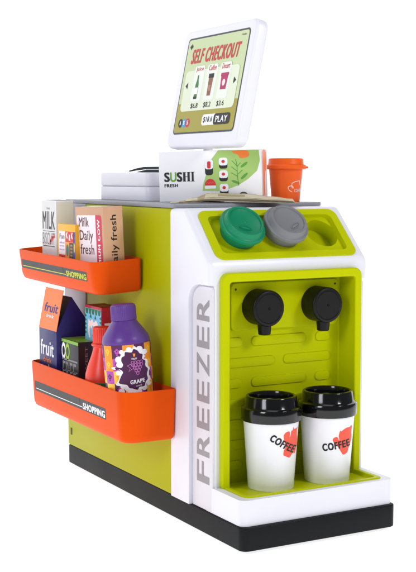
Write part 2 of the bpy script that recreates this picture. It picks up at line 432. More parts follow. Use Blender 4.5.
# ================================================================== LIDS IN THE HOLDER
def holder_lid(x, s_, mat, label, turn):
    P = slope(x, s_, -.24)
    R = Matrix((( 1, 0, 0), (0, DS.y, NS.y), (0, DS.z, NS.z))).to_4x4() @ Matrix.Rotation(turn, 4, 'Z')
    o = MB()
    o.lathe([(0, -1.0), (1.9, -1.0), (1.94, -.9), (2.36, .55), (2.42, .95), (2.62, 1.0), (2.70, 1.08), (2.70, 1.42), (2.62, 1.52), (2.40, 1.56), (2.34, 1.62), (2.24, 2.12), (2.16, 2.22), (2.0, 2.24), (1.92, 2.2), (1.86, 2.04), (1.8, 2.0), (.16, 2.0), (.12, 2.04), (.05, 2.06), (0, 2.06)], mat, 96)
    # crescent sip mark
    cr = [(.75*math.cos(a), -1.02+.32*math.sin(a)) for a in (PI*i/14 for i in range(15))]
    b = stroke(cr+[(-.75, -1.02), (-.45, -1.22), (0, -1.3), (.45, -1.22)], .09, True)
    o.lay(b, lambda u, v, h: Vector((u, v, 2.0+h+.02)), mat, 1)
    o.prism(smooth_loop([(.62, -1.02), (.3, -.86), (-.3, -.86), (-.62, -1.02), (-.3, -1.14), (.3, -1.14)], 3), xy, 1.9, 2.07, mat, bev=.03, seg=2)
    ob = o.build('cup_lid', None)
    ob.matrix_world = Matrix.Translation(P*S) @ R
    return tag(ob, label, 'cup lid', 'cup lids in the sloped holder')
holder_lid(5.2, 4.38, lidgreen, 'emerald green plastic cup lid in the sloped lime holder', -.35)
holder_lid(10.98, 4.45, lidgrey, 'grey plastic cup lid beside the green one in the sloped holder', .55)

# ================================================================== BASKETS
def ring(x0, x1, y0, y1, z, inset, rout, rin, n=8, rfar=1.3):
    ro = max(.1, rout-inset); ri = max(.06, rin-inset*.3)
    return [(u, v, z) for u, v in rr(x0+inset, x1-inset*.25, y0+inset, y1-inset, 0, n, rs=(ro, ri, ri, max(.1, rfar-inset)))]
def basket(name, loc, rot, dx, dy, H, mat, label, lab):
    root = tag(empty(name, loc, rot), label, 'basket', 'orange shopping baskets hung on the side')
    o = MB(); T = .2; R = 1.9; TP = .3
    r = lambda z, i: ring(-dx, 0, 0, dy, z, i, R, .5)
    tap = lambda z: TP*(1-z/H)
    rings = [r(0, TP+.75), r(.06, TP+.42), r(.25, TP+.17), r(.55, TP+.05), r(.9, tap(.9))]
    rings += [r(H*.5, tap(H*.5)), r(H-.1, tap(H-.1)), r(H-.03, .03), r(H, .09), r(H, T-.06), r(H-.05, T)]
    rings += [r(H*.5, T+tap(H*.5)), r(.6, T+tap(.6)), r(.38, T+TP+.08), r(.32, T+TP+.25)]
    o.loft(rings, mat)
    o.build('tub', root)
    u0, u1, v0, v1, col, lw = lab
    tilt = .42/H
    fr = lambda u, v, h: Vector((-dx+tap(v)-h, dy-u, v))      # u runs from the far end to the near end
    o = MB(); w = u1-u0; hh = v1-v0
    o.lay(rect(u0, u1, v0, v1), fr, I_char, 1)
    tx = u0+w*.70
    o.lay(rect(u0+w*.015, tx, v0+hh*.24, v0+hh*.24+lw), fr, col, 2)
    o.lay(text('SHOPPING', tx+.15, v0+hh*.12, w*.285, hh*.62, bold=.045), fr, col, 2)
    o.lay(rect(tx-.9, tx-.75, v0+hh*.45, v1), fr, I_black, 2)
    o.build('label_strip', root)
    return root
basket('shopping_basket', (-.32, 14.3, 9.4), (0, 0, 0), 6.88, 28.9, 6.0, orange, 'deep orange basket with white SHOPPING strip, lower one with the drinks',
       (1.75, 24.05, 2.2, 3.5, I_white, .09))
basket('shopping_basket', (-.32, 22.74, 25.85), (math.radians(.7), math.radians(-3.6), 0), 6.2, 25.8, 4.05, orange, 'shallow orange basket with yellow SHOPPING strip, upper one with the milk boxes',
       (1.55, 23.1, 1.6, 2.75, I_limeline, .10))

# ================================================================== GROCERIES: UPPER BASKET
def frames(dx, dy, h):
    """print frames of a box whose corner nearest the camera (x=0,y=0) is the origin: x 0..dx, y 0..dy, z 0..h"""
    side = lambda u, v, q: Vector((-q, dy*(1-u), v*h))     # -X face, u,v in 0..1
    front = lambda u, v, q: Vector((u*dx, -q, v*h))        # -Y face
    return side, front

# milk biscuit box
o = MB(); dx, dy, h = 2.45, 4.9, 10.3
o.box(0, dx, 0, dy, 0, h, card, bev=.05); sd, fr = frames(dx, dy, h)
o.lay(rect(.03, .97, .02, .99), sd, ink('card_face', (222, 221, 222)), 0)
o.lay(rect(.02, .98, .02, .985), fr, ink('card_cream', (238, 234, 218)), 0)
o.lay(text('THE', .34, .885, .24, .022, bold=.02), sd, I_grey, 1)
o.lay(text('MILK', .06, .635, .86, .225, bold=.02), sd, I_char, 1)
o.lay(text('BISCUIT', .05, .44, .86, .15, bold=.0), sd, I_grey, 1)
o.lay(rect(.08, .9, .415, .425), sd, I_char, 1); o.lay(rect(.08, .9, .605, .612), sd, I_char, 1)
o.lay(stroke([(.55, .44), (.62, .49), (.74, .50), (.80, .54), (.92, .55)], .035), sd, I_red, 2)
o.lay(stroke([(.58, .47), (.66, .53), (.80, .54)], .03), sd, I_red, 2)
o.box(.3, dx-.15, .6, dy-.5, h+.005, h+.03, I_black, bev=0)
tag(place(o.build('biscuit_box'), (-4.8, 39.1, 26.15), (0, 0, 0)), 'tall white milk biscuit box at the far end of the upper basket', 'box', 'grocery boxes')

# small picture box
o = MB(); dx, dy, h = 1.0, 5.5, 7.6
o.box(0, dx, 0, dy, 0, h, yellowc, bev=.04); sd_, fr = frames(dx, dy, h); sd = lambda u, v, q: sd_(u, 1-(1-v)*.64, q)
o.lay(rect(.06, .42, .22, .82), sd, I_pink, 1)
o.lay(text('Fun', .10, .62, .28, .13, bold=.02), sd, I_teal, 2)
for k in range(3): o.lay(text(('milk and', 'candy', 'biscuit')[k], .10, .50-.09*k, .28, .05), sd, I_cobalt, 2)
o.lay(rect(.06, .42, .04, .21), sd, I_red, 1)
o.lay(poly(ell(.25, .12, .09, .06)), sd, I_brown, 2)
o.lay(rect(.45, .93, .55, .82), sd, I_red, 1)
for k, dv in enumerate((.02, -.03, .02)):
    o.lay(text('K&K'[k], .49+.145*k, .62+dv, .10, .16, bold=.04), sd, I_white, 2)
o.lay(rect(.44, .66, .06, .53), sd, I_amber, 1)
o.lay(poly(ell(.555, .34, .085, .15)), sd, I_teal, 2)
o.lay(stroke([(.53, .25), (.56, .35), (.55, .44)], .03), sd, I_forest, 3)
o.lay(rect(.67, .90, .06, .54), sd, ink('dark_olive', (70, 62, 52)), 1)
for k in range(5): o.lay(poly(ell(.785, .47-.085*k, .07, .028)), sd, ink('olive_tan', (150, 130, 92)), 2)
o.lay(rect(.91, 1.0, .02, .82), sd, I_cobalt, 1)
o.lay(poly(ell(.955, .42, .035, .12)), sd, I_yel, 2)
o.lay(rect(.2, .5, .0, .04), sd, I_black, 2); o.lay(rect(.62, .88, .0, .06), sd, I_brown, 2)
tag(place(o.build('snack_box'), (-5.62, 30.95, 26.0), (0, 0, 0)), 'small yellow snack box with colourful picture panels beside the milk biscuit box', 'box', 'grocery boxes')

# milk daily fresh carton
o = MB(); dx, dy, h = 2.55, 8.3, 10.2
o.box(0, dx, 0, dy, 0, h, tan, bev=.05); sd, fr = frames(dx, dy, h)
o.lay(poly(rr(.05, .80, .0, .90, .04)), sd, I_pink, 1)
o.lay(poly(rr(.73, .935, .0, .90, .05, rs=(0, 0, .05, 0))), sd, I_crim, 2)
o.lay(text('Milk', .13, .765, .36, .11, bold=.01), sd, I_brown, 2)
o.lay(text('Daily', .14, .565, .48, .155, bold=.01), sd, I_brown, 2)
o.lay(text('fresh', .15, .435, .49, .12, bold=.01), sd, I_brown, 2)
b = text('PREMIUM COW', 0, 0, .70, .085, bold=.03)
for v in b.verts: v.co = Vector((.835-(v.co.y-.0425), .15+v.co.x, v.co.z))
o.lay(b, sd, I_white, 3)
b = text('daily fresh', 0, 0, .62, .40, bold=.01)
for v in b.verts: v.co = Vector((.55-(v.co.y-.2), .28+v.co.x, v.co.z))
o.lay(b, fr, I_black, 1)
o.lay(rect(.12, .88, .10, .94), lambda u, v, q: Vector((u*dx, v*dy, h+q)), I_white, 0)
o.lay(stroke([(.06, .05), (.94, .05), (.94, .96), (.06, .96)], .05, True), lambda u, v, q: Vector((u*dx, v*dy, h+q)), I_brown, 1)
tag(place(o.build('milk_box'), (-4.85, 23.45, 25.85), (math.radians(-1.6), math.radians(-1.8), 0)), 'tan and pale pink Milk Daily fresh box nearest in the upper basket', 'box', 'grocery boxes')

# ================================================================== GROCERIES: LOWER BASKET
# gable carton
root = tag(empty('drink_carton', (-6.12, 36.15, 9.76)), 'navy gable carton with a raised orange fruit drink flap in the lower basket', 'carton')
o = MB(); dx, dy, h, rise = 4.4, 6.0, 10.05, 4.4
pent = [(0, 0), (dx, 0), (dx, h+1.1), (dx*.49, h+rise), (0, h)]
o.prism(pent, lambda u, v, q: Vector((u, q, v)), 0, dy, navy, bev=.06, seg=2)
sd, fr = frames(dx, dy, h)
o.lay(text('fruit', .10, .66, .74, .20, bold=.02, shear=.0), sd, I_white, 1)
o.lay(text('drink', .26, .575, .44, .065, bold=.01), sd, I_orange, 1)
o.lay(poly(smooth_loop([(.46, .36), (.62, .36), (.70, .44), (.60, .50), (.55, .56), (.48, .48), (.42, .42)], 3)), sd, I_lime, 1)
o.lay(poly(ell(.36, .46, .09, .05)), sd, I_grape, 1); o.lay(poly(ell(.18, .42, .05, .03)), sd, I_white, 1); o.lay(poly(ell(.82, .46, .04, .02)), sd, I_white, 1)
# dark roof under the flap
import mathutils
rv = Vector((dx*.49, 0, rise)); rl = rv.length; rv.normalize(); rn = Vector((-rv.z, 0, rv.x))
o.lay(rect(0.02, .98, .02, .97), lambda u, v, q: Vector((0, dy*(1-u), h))+rv*(v*rl)+rn*q, darkvoid, 1)
o.build('carton_body', root)
o = MB()
fv = Vector((1.05, 0, 5.25)); fl = fv.length; fv.normalize(); fn = Vector((-fv.z, 0, fv.x))
ff = lambda u, v, q: Vector((-.03, dy*(1-u), h+.03))+fv*(v*fl)+fn*q
o.prism([(.0, 0), (1.0, 0), (1.0, 1), (0, 1)], ff, -.07, .0, flapor, bev=.02, seg=1)
o.lay(text('fruit', .14, .42, .76, .22, bold=.02, shear=.1), ff, I_navy, 1)
o.lay(text('drink', .30, .29, .44, .085, bold=.02, shear=.1), ff, I_white, 1)
o.build('flap', root)

# black box with lime top
o = MB(); dx, dy, h = 3.6, 5.3, 9.35
o.box(0, dx, 0, dy, 0, h, blackbox, bev=.05); sd, fr = frames(dx, dy, h)
tp = lambda u, v, q: Vector((u*dx, v*dy, h+q))
o.lay(rect(.01, .99, .01, .99), tp, lime, 1)
o.lay(rect(.45, .8, .12, .24), tp, I_silver, 2)
o.lay(rect(.01, .99, .0, .99), fr, maroon, 0)
o.lay(rect(.0, 1.0, .955, .995), sd, lime, 1)
for (cx, cm) in ((.12, I_white), (.36, I_lime)):
    o.lay(stroke(ell(cx, .835, .10, .09, 26), .05, True), sd, cm, 1)
o.lay(rect(.03, .94, .715, .735), sd, I_silver, 1)
for k, ch in enumerate('FREE'):
    o.lay(text(ch, .06+.215*k, .44, .17, .255, bold=-.01), sd, I_silver, 1)
o.lay(rect(.03, .94, .575, .59), sd, I_silver, 1)
for k, (tx, n) in enumerate((('SWEET', .34), ('CHOCO', .34))):
    b = text(tx, 0, 0, .42, .10)
    for v in b.verts: v.co = Vector((.30+.26*k-(v.co.y-.05), .52+v.co.x, 0))
    o.lay(b, fr, ink('dusty_pink', (150, 110, 112)), 1)
tag(place(o.build('chocolate_box'), (-5.55, 30.5, 9.75), (0, 0, 0)), 'black box with lime lid and FREE lettering between the navy carton and red bottle', 'box', 'grocery boxes')

# red box with blue and green panel
o = MB(); dx, dy, h = 2.7, 5.1, 13.75
o.box(0, dx, 0, dy, 0, h, redcard, bev=.05); sd_, fr = frames(dx, dy, h); sd = lambda u, v, q: sd_(u, 1-(1-v)*.55, q)
o.lay(rect(.02, .98, -.6, .955), sd, tealcard, 1)
for k in range(5):                                            # green zigzag border at the top
    o.lay(poly([(.04+.185*k, .95), (.04+.185*(k+1), .95), (.04+.185*k+.14, .86), (.04+.185*k+.05, .86)]), sd, I_forest, 2)
    o.lay(poly([(.02, .85-.07*k), (.13, .82-.07*k), (.02, .79-.07*k)]), sd, I_forest, 2)
    o.lay(poly([(.98, .85-.07*k), (.87, .82-.07*k), (.98, .79-.07*k)]), sd, I_forest, 2)
o.lay(poly(smooth_loop([(.20, .60), (.24, .78), (.34, .74), (.45, .78), (.56, .73), (.68, .77), (.80, .70), (.84, .55), (.76, .56), (.70, .66), (.60, .60), (.50, .68), (.40, .62), (.32, .66), (.30, .55), (.34, .48), (.26, .47)], 3)), sd, I_rose, 3)
o.lay(poly([(.30, .80), (.36, .88), (.42, .80)]), sd, I_forest, 3); o.lay(poly([(.58, .79), (.64, .86), (.70, .79)]), sd, I_forest, 3)
o.lay(poly([(.44, .50), (.54, .58), (.64, .50)]), sd, I_forest, 3)
o.lay(rect(.14, .96, .60, .86), fr, I_white, 1)
for k in range(5): o.lay(rect(.22, .88 if k != 2 else .7, .82-.045*k, .835-.045*k), fr, I_grey if k % 2 else I_char, 2)
o.lay(rect(.05, .95, .06, .94), lambda u, v, q: Vector((u*dx, v*dy, h+q)), ink('deep_red', (120, 16, 30)), 0)
o.lay(rect(.2, .7, .3, .5), lambda u, v, q: Vector((u*dx, v*dy, h+q)), ink('dusty_red', (150, 80, 80)), 1)
tag(place(o.build('cereal_box'), (-3.35, 28.3, 9.75), (0, 0, 0)), 'red box with light blue patterned face standing behind the red bottle', 'box', 'grocery boxes')

# red bottle
root = tag(empty('drink_bottle', (-4.62, 25.3, 9.75)), 'small red bottle with ribbed red cap between black box and purple bottle', 'bottle', 'drink bottles')
o = MB()
o.lathe([(0, 0), (1.5, 0), (1.62, .12), (1.72, 3.0), (1.76, 4.7), (1.76, 5.1), (1.69, 5.8), (1.44, 6.8), (1.14, 7.7), (.95, 8.4), (.88, 8.75), (.92, 8.85), (1.08, 8.92), (1.10, 9.1), (1.0, 9.2), (.9, 9.25), (0, 9.3)], redp, 64)
lb = around(1.79, 1.79, 4, 0, (-4.5, 25.35))
o.lathe([(1.75, .6), (1.778, .62), (1.778, 4.0), (1.75, 4.02)], I_rose, 64)
o.lathe([(1.76, 3.95), (1.786, 3.97), (1.786, 4.95), (1.75, 5.0)], I_forest, 64)
fb = around(1.79, 1.79, 4, 0, (-4.5, 25.35))
o.lay(poly(ell(-1.15, 4.45, .32, .4)), fb, I_white, 1, .15)
o.lay(stroke([(-.3, 4.8), (.1, 4.35), (.6, 4.8)], .08), fb, I_white, 1, .15)
o.lay(poly(ell(.2, 3.3, .8, .5)), fb, I_tomato, 1, .15)
for v_ in o.bm.verts: v_.co = Vector((v_.co.x*1.22, v_.co.y*1.22, v_.co.z*1.075))
o.build('bottle_body', root)
o = MB(); seg = 96
cap = lambda z, r, rib: [((r+rib*(i % 3 == 0))*math.cos(2*PI*i/seg), (r+rib*(i % 3 == 0))*math.sin(2*PI*i/seg), z) for i in range(seg)]
o.loft([cap(9.22, .98, .03), cap(9.25, 1.0, .04), cap(10.85, 1.0, .04), cap(11.0, .95, .02), cap(11.06, .84, 0)], redp)
for v_ in o.bm.verts: v_.co = Vector((v_.co.x*1.12, v_.co.y*1.12, v_.co.z*1.075))
o.build('cap', root)

# purple grape bottle
root = tag(empty('drink_bottle', (-3.8, 18.45, 9.75)), 'purple grape drink bottle with ribbed cap, nearest in the lower basket', 'bottle', 'drink bottles')
# leans a little to the left and back
ax = Vector((.487, .869, 0)); root.rotation_mode = 'QUATERNION'
root.rotation_quaternion = mathutils.Quaternion(ax, -math.radians(4.6))
R = 2.78
TD, ER = facing((-3.8, 18.45))
o = MB()
o.lathe([(0, 0), (2.3, 0), (2.46, .12), (2.5, .3), (R-.06, 4.0), (R, 8.6), (R+.0, 10.9), (R-.02, 11.2), (2.62, 11.65), (1.95, 12.6), (1.55, 13.15), (1.42, 13.4), (0, 13.5)], purple, 96)
zl0, zl1 = .5, 10.8
rz = lambda v: (2.5+(R-.06-2.5)*(v-.3)/3.7 if v < 4 else R-.06+.06*(v-4)/4.6)+.012
def lab_frame(u, v, h):
    q = rz(v); a = math.asin(max(-.998, min(.998, u/q)))
    return ER*((q+h)*math.sin(a))+TD*((q+h)*math.cos(a))+Vector((0, 0, v))
def lab_ang(u, v, h):
    q = rz(v); return ER*((q+h)*math.sin(u))+TD*((q+h)*math.cos(u))+Vector((0, 0, v))
pal = [I_plum, I_amber, I_mag, I_yel]; ncol = 13; rowh = (zl1-zl0)/7
for c in range(ncol):
    for r_ in range(7):
        k = [I_plum, I_mag, I_yel, I_plum, I_amber, I_mag] if c % 2 == 0 else [I_amber, I_amber, I_mag, I_yel, I_plum, I_yel]
        if c == ncol-1: k = [I_mag]*3+[I_amber]*3
        a0 = -1.12+2*PI*c/ncol-2*PI/ncol; a1 = a0+2*PI/ncol
        z1 = zl1-rowh*r_; z0 = z1-rowh; mat = k[r_ % 6]
        o.lay(rect(a0, a1, z0, z1), lab_ang, mat, 0, .06)
        fm = {I_plum: I_mag, I_amber: I_yel, I_mag: I_plum, I_yel: I_amber}[mat]
        am = (a0+a1)/2; zm = (z0+z1)/2
        for (du, dv, q) in ((0, .26, .085), (-.075, .10, .085), (.075, .10, .085), (-.04, -.10, .08), (.04, -.10, .08), (0, -.32, .07)):
            o.lay(poly(ell(am+du, zm+dv, q*.62, q*1.5, 10)), lab_ang, fm, .6, .06)
A = lambda pts: [(x, y) for x, y in pts]
px = lambda x, y: ((x-240)/(7.17*8.55), 10.5-(y-28)/(7.17*8.2))            # zoom pixels -> cm on the label
for (x, y, q) in ((205, 55, 16), (258, 45, 22), (182, 105, 24), (182, 140, 20), (172, 195, 18), (195, 262, 0), (200, 285, 22), (245, 316, 22), (280, 322, 20), (345, 312, 18), (185, 322, 22), (330, 48, 24), (362, 70, 20), (372, 250, 18), (376, 190, 16), (378, 290, 14), (225, 300, 20), (350, 100, 14), (310, 330, 16)):
    if q: cx, cy = px(x, y); o.lay(poly(ell(cx, cy, q/61., q/62., 20)), lab_frame, I_white, 1, .12)
spl = [(205, 90), (225, 80), (232, 55), (275, 62), (290, 40), (318, 55), (330, 75), (350, 85), (345, 115), (365, 130), (362, 165), (378, 190), (368, 225), (372, 255), (355, 275), (345, 300), (310, 300), (295, 318), (262, 305), (240, 300), (225, 278), (195, 272), (170, 262), (178, 240), (190, 215), (205, 190), (185, 170), (160, 172), (152, 160), (165, 155), (195, 160), (210, 140), (200, 115)]
cxm, cym = px(278, 178)
o.lay(poly(smooth_loop([(cxm+(px(*p_)[0]-cxm)*(1.15+.07*math.sin(i*2.1)), cym+(px(*p_)[1]-cym)*(1.11+.05*math.sin(i*2.1))) for i, p_ in enumerate(spl)], 3)), lab_frame, I_white, 1.5, .12)
o.lay(poly(smooth_loop([px(*p_) for p_ in spl], 3)), lab_frame, ink('deep_plum', (74, 24, 74)), 2, .12)
o.lay(poly([px(282, 70), px(300, 72), px(296, 92), px(286, 92)]), lab_frame, I_amber, 3, .12)
o.lay(text('FRUIT', *px(272, 112), .62, .2, bold=.02), lab_frame, I_white, 3, .12)
for r_, n in enumerate((4, 4, 3, 2, 1)):
    for k in range(n):
        cx, cy = px(306+(k-(n-1)/2)*20, 130+r_*19+abs(k-(n-1)/2)*0)
        o.lay(stroke(ell(cx, cy, .15, .155, 14), .05, True), lab_frame, I_grape, 3, .12)
o.lay(stroke([px(*q) for q in ((238, 150), (262, 140), (278, 150), (285, 168), (262, 178), (245, 190), (258, 165), (238, 150))], .05), lab_frame, I_grape, 3, .12)
o.lay(text('GRAPE', *px(250, 274), 1.62, .46, bold=.03, rot=.06), lab_frame, I_white, 3, .12)
o.lay(text('JUICE', *px(288, 296), .66, .17, bold=.01, rot=.06), lab_frame, I_white, 3, .12)
o.build('bottle_body', root)
o = MB(); seg = 144
cap = lambda z, r, rib: [((r+rib*(i % 3 == 0))*math.cos(2*PI*i/seg), (r+rib*(i % 3 == 0))*math.sin(2*PI*i/seg), z) for i in range(seg)]
o.loft([cap(13.42, 1.42, .02), cap(13.46, 1.46, .035), cap(14.9, 1.44, .035), cap(15.12, 1.38, .02), cap(15.24, 1.24, 0), cap(15.27, .8, 0)], purple)
o.build('cap', root)

# ================================================================== THINGS ON TOP
ZT = 36.46
# white till box
root = tag(empty('cash_box', (3.6, 29.6, ZT)), 'plain white plastic box with seam on the grey top behind the SUSHI box', 'box')
o = MB(); o.box(0, 12, 0, 14.6, 0, 1.77, white2, bev=.1, seg=2, vbev=.8); o.build('lower_case', root)
o = MB(); o.box(0, 12, 0, 14.6, 1.80, 3.6, white2, bev=.25, seg=3, vbev=.8)
o.box(.25, 11.75, .25, 14.35, 1.6, 1.9, grey, bev=0, vbev=.7); o.build('upper_case', root)
# dark hand tool on it
root = tag(empty('hand_scanner', (5.3, 36.6, ZT+3.61)), 'dark grey flat hand tool with pointed tip lying on the white box', 'scanner')
root.rotation_euler = (0, 0, math.radians(-29))
fm = lambda u, v, q: Vector((u, q, v))
o = MB(); o.prism([(.2, .02), (.9, .0), (5.5, .0), (5.5, .38), (1.6, .38), (.6, .14)], fm, -.9, .9, darkdev, bev=.04); o.build('lower_jaw', root)
o = MB(); o.prism([(-.75, .22), (.2, .52), (1.2, .72), (5.5, .78), (5.5, .42), (1.6, .42), (.3, .26), (-.7, .08)], fm, -.8, .8, darkdev, bev=.04); o.build('upper_jaw', root)

# sushi box
L = Vector((3.03, 25.0)); Rr = Vector((12.06, 15.85)); e = (Rr-L).normalized(); yaw = math.atan2(e.y, e.x); bw = (Rr-L).length
root = None
o = MB(); h = 6.05; t = 2.7
o.box(0, bw, 0, t, 0, h, card, bev=.06)
F = lambda u, v, q: Vector((u, -q, v))
px_ = bw/104.0
X = lambda x: (x-158)*px_; 
def V(y, x=None): return h-(y-152.5+(.04*(x-158) if x else 0))*h/48.5
zoomA = lambda x, y: (X(195+x/5.2), V(148+y/5.2, 195+x/5.2))
o.lay(poly([zoomA(*q) for q in ((125, 12), (335, 8), (340, 60), (325, 110), (280, 150), (225, 185), (170, 205), (120, 215), (38, 215), (42, 185), (60, 130), (90, 55))]), F, I_pale, 1)
o.lay(poly(smooth_loop([zoomA(*q) for q in ((200, 14), (270, 11), (285, 24), (280, 42), (240, 50), (228, 34), (205, 24))], 3)), F, I_orange, 2)
for pts in ([(215, 55), (222, 90), (222, 130), (228, 185)], [(222, 90), (195, 62)], [(222, 92), (240, 72)], [(222, 115), (192, 92)], [(224, 130), (250, 108)], [(224, 140), (190, 122)]):
    o.lay(stroke([zoomA(*q) for q in pts], .09), F, I_dleaf, 2)
for cx, cy, a_, b_, rot in ((258, 82, 22, 7, -.6), (258, 138, 24, 7, -.7), (212, 168, 22, 7, .35)):
    c_ = zoomA(cx, cy); o.lay(poly(ell(c_[0], c_[1], a_*px_/5.2, b_*px_/5.2, 16, -rot)), F, I_dleaf, 2)
for cx, cy in ((150, 75), (150, 138), (152, 205)):
    c_ = zoomA(cx, cy); k = px_/5.2
    o.lay(poly(rr(c_[0]-22*k, c_[0]+22*k, c_[1]-28*k, c_[1]+20*k, 12*k)), F, I_black, 2)
    o.lay(poly(rr(c_[0]-23*k, c_[0]+23*k, c_[1]-12*k, c_[1]+27*k, 13*k)), F, I_white, 3)
    o.lay(poly(ell(c_[0], c_[1]+8*k, 9*k, 8*k)), F, I_red, 4)
c_ = zoomA(75, 95); k = px_/5.2
o.lay(poly(rr(c_[0]-21*k, c_[0]+21*k, c_[1]-42*k, c_[1]+20*k, 14*k)), F, I_black, 2)
o.lay(poly(rr(c_[0]-22*k, c_[0]+22*k, c_[1]-12*k, c_[1]+38*k, 14*k)), F, I_white, 3)
o.lay(poly(rr(c_[0]-9*k, c_[0]+9*k, c_[1]-8*k, c_[1]+28*k, 6*k)), F, I_red, 4)
c_ = zoomA(80, 180)
o.lay(poly(rr(c_[0]-29*k, c_[0]+29*k, c_[1]-24*k, c_[1]-6*k, 5*k)), F, I_white, 3)
o.lay(poly([(c_[0]+29*k*math.cos(a), c_[1]-8*k+34*k*math.sin(a)) for a in (PI*i/16 for i in range(17))]), F, I_red, 4)
for q in (-14, 0, 14): o.lay(stroke([(c_[0]+(q-6)*k, c_[1]+2*k), (c_[0]+q*k, c_[1]+10*k), (c_[0]+(q+6)*k, c_[1]+2*k)], 3*k), F, I_tomato, 5)
c_ = zoomA(252, 232); o.lay(poly(ell(c_[0], c_[1], 22*k, 16*k)), F, I_char, 2); o.lay(poly(ell(c_[0], c_[1]+3*k, 13*k, 7*k)), F, I_silver, 3)
# SUSHI in a fat-and-thin serif, FRESH below
ZB = lambda x, y: (X(150+x/4.62), V(140+y/4.62, 150+x/4.62))
def letter(kind, x0, x1, y0, y1, mat):
    u0, v0 = ZB(x0, y1); u1, v1 = ZB(x1, y0); w = u1-u0; hh = v1-v0
    ls = lambda b: o.lay(b, F, mat, 2)
    sl = w/(x1-x0)
    if kind == 'S':
        ls(text('S', u0, v0, w, hh, bold=.045))
    elif kind == 'U':
        ls(text('U', u0, v0, w, hh, bold=.03))
    elif kind == 'H':
        for q in (.06, .62):
            ls(rect(u0+q*w, u0+(q+.30)*w, v0, v1)); ls(rect(u0+(q-.06)*w, u0+(q+.38)*w, v1-.05*hh, v1)); ls(rect(u0+(q-.06)*w, u0+(q+.38)*w, v0, v0+.05*hh))
        ls(rect(u0+.3*w, u0+.7*w, v0+.48*hh, v0+.54*hh))
    else:
        ls(rect(u0+.25*w, u0+.75*w, v0, v1)); ls(rect(u0, u1, v1-.05*hh, v1)); ls(rect(u0, u1, v0, v0+.05*hh))
letter('S', 62, 88, 148, 192, I_black); letter('U', 90, 120, 147, 191, I_lime if False else ink('logo_green', (96, 172, 40))); letter('S', 122, 148, 146, 190, I_black)
letter('H', 150, 186, 145, 188, I_black); letter('I', 188, 206, 144, 187, I_black)
u0, v0 = ZB(62, 216); u1, v1 = ZB(126, 199); o.lay(text('FRESH', u0, v0, u1-u0, v1-v0, bold=.05), F, I_black, 2)
# salmon end flap
E_ = lambda u, v, q: Vector((bw+q, u, v))
o.lay(rect(.1, t-.1, .1, h-.1), E_, I_rose, 1)
o.lay(poly(smooth_loop([(.5, h-.3), (2.2, h-.4), (2.3, h-2.2), (1.5, h-3.0), (1.1, 1.0), (.6, .4), (.5, h-3)], 3)), E_, I_salmon, 2)
o.lay(stroke([(1.5, h-.5), (1.6, h-2.2), (1.0, h-3.6), (1.2, .6)], .18), E_, I_orange, 3)
ob = o.build('sushi_box')
ob.location = Vector((L.x, L.y, ZT+.0))*S
ob.rotation_euler = (Matrix.Rotation(yaw, 4, 'Z') @ Matrix.Rotation(-math.radians(1.6), 4, 'Y')).to_euler()
tag(ob, 'white SUSHI FRESH carton with green leaf print standing under the screen', 'box', 'grocery boxes')

# paper notes fanned on the plate's front edge, each sheet a thing
def note(i, base, length, depth, prof, lift, yaw, mat, label):
    o = MB(); n = 26; e = Vector((math.cos(yaw), math.sin(yaw), 0)); q = Vector((-e.y, e.x, 0))
    rows = []
    def zz(t):
        for (t0, z0), (t1, z1) in zip(prof, prof[1:]):
            if t <= t1:
                s_ = (t-t0)/(t1-t0); s_ = s_*s_*(3-2*s_); return z0+(z1-z0)*s_
        return prof[-1][1]
    b = bmesh.new(); grid = {}
    for a in range(n+1):
        for c in range(5):
            for k in (0, 1):
                p_ = e*(length*a/n)+q*(depth*c/4)+Vector((0, 0, zz(a/n)*(.42+.58*(c/4)**.7)+lift+.025*k))
                grid[a, c, k] = b.verts.new(p_)
    for a in range(n):
        for c in range(4):
            b.faces.new([grid[a+d, c+f, 1] for d, f in ((0, 0), (1, 0), (1, 1), (0, 1))])
            b.faces.new([grid[a+d, c+f, 0] for d, f in ((0, 1), (1, 1), (1, 0), (0, 0))])
        for c in (0, 4): b.faces.new([grid[a, c, 0], grid[a+1, c, 0], grid[a+1, c, 1], grid[a, c, 1]])
    for a in (0, n):
        for c in range(4): b.faces.new([grid[a, c, 0], grid[a, c+1, 0], grid[a, c+1, 1], grid[a, c, 1]])
    bmesh.ops.recalc_face_normals(b, faces=b.faces)
    o.merge(b, mat)
    fr = lambda u, v, h_: e*(length*u)+q*(depth*v)+Vector((0, 0, zz(u)*(.42+.58*max(v, 0)**.7)+lift+.025+h_))
    for (u0, u1, v0, v1) in ((.05, .95, .06, .10), (.05, .95, .88, .92), (.3, .55, .3, .7)):
        o.lay(rect(u0, u1, v0, v1), fr, kraft2, .5, .04)
    ob = o.build('paper_note'); ob.location = Vector(base)*S
    return tag(ob, label, 'paper note', 'paper notes fanned in front of the sushi box')
pr = [(0, .03), (.12, .12), (.30, 1.02), (.55, .88), (.8, .55), (1, .25)]
NB = (1.35, 19.0, ZT)
note(0, NB, 14.9, 2.6, [(0, .03), (.14, .10), (.30, .60), (.55, .40), (.8, .16), (1, .06)], .02, math.radians(-29.0), kraft2, 'lowest brown paper note of the fan in front of the sushi box')
note(1, NB, 14.6, 2.5, [(0, .03), (.14, .12), (.29, .80), (.55, .62), (.8, .34), (1, .16)], .05, math.radians(-28.6), kraft, 'second paper note from the bottom of the fan, lifted in the middle')
note(2, (2.2, 18.5, ZT), 13.4, 2.5, [(0, .10), (.10, .28), (.25, .98), (.55, .80), (.8, .52), (1, .28)], .06, math.radians(-28.9), kraft2, 'second paper note from the top of the fan, brown edged')
note(3, (2.9, 18.15, ZT), 12.7, 2.6, [(0, .36), (.10, .52), (.22, 1.08), (.55, .96), (.8, .66), (1, .36)], .08, math.radians(-29.3), kraft, 'topmost cream paper note of the fan, arched highest')

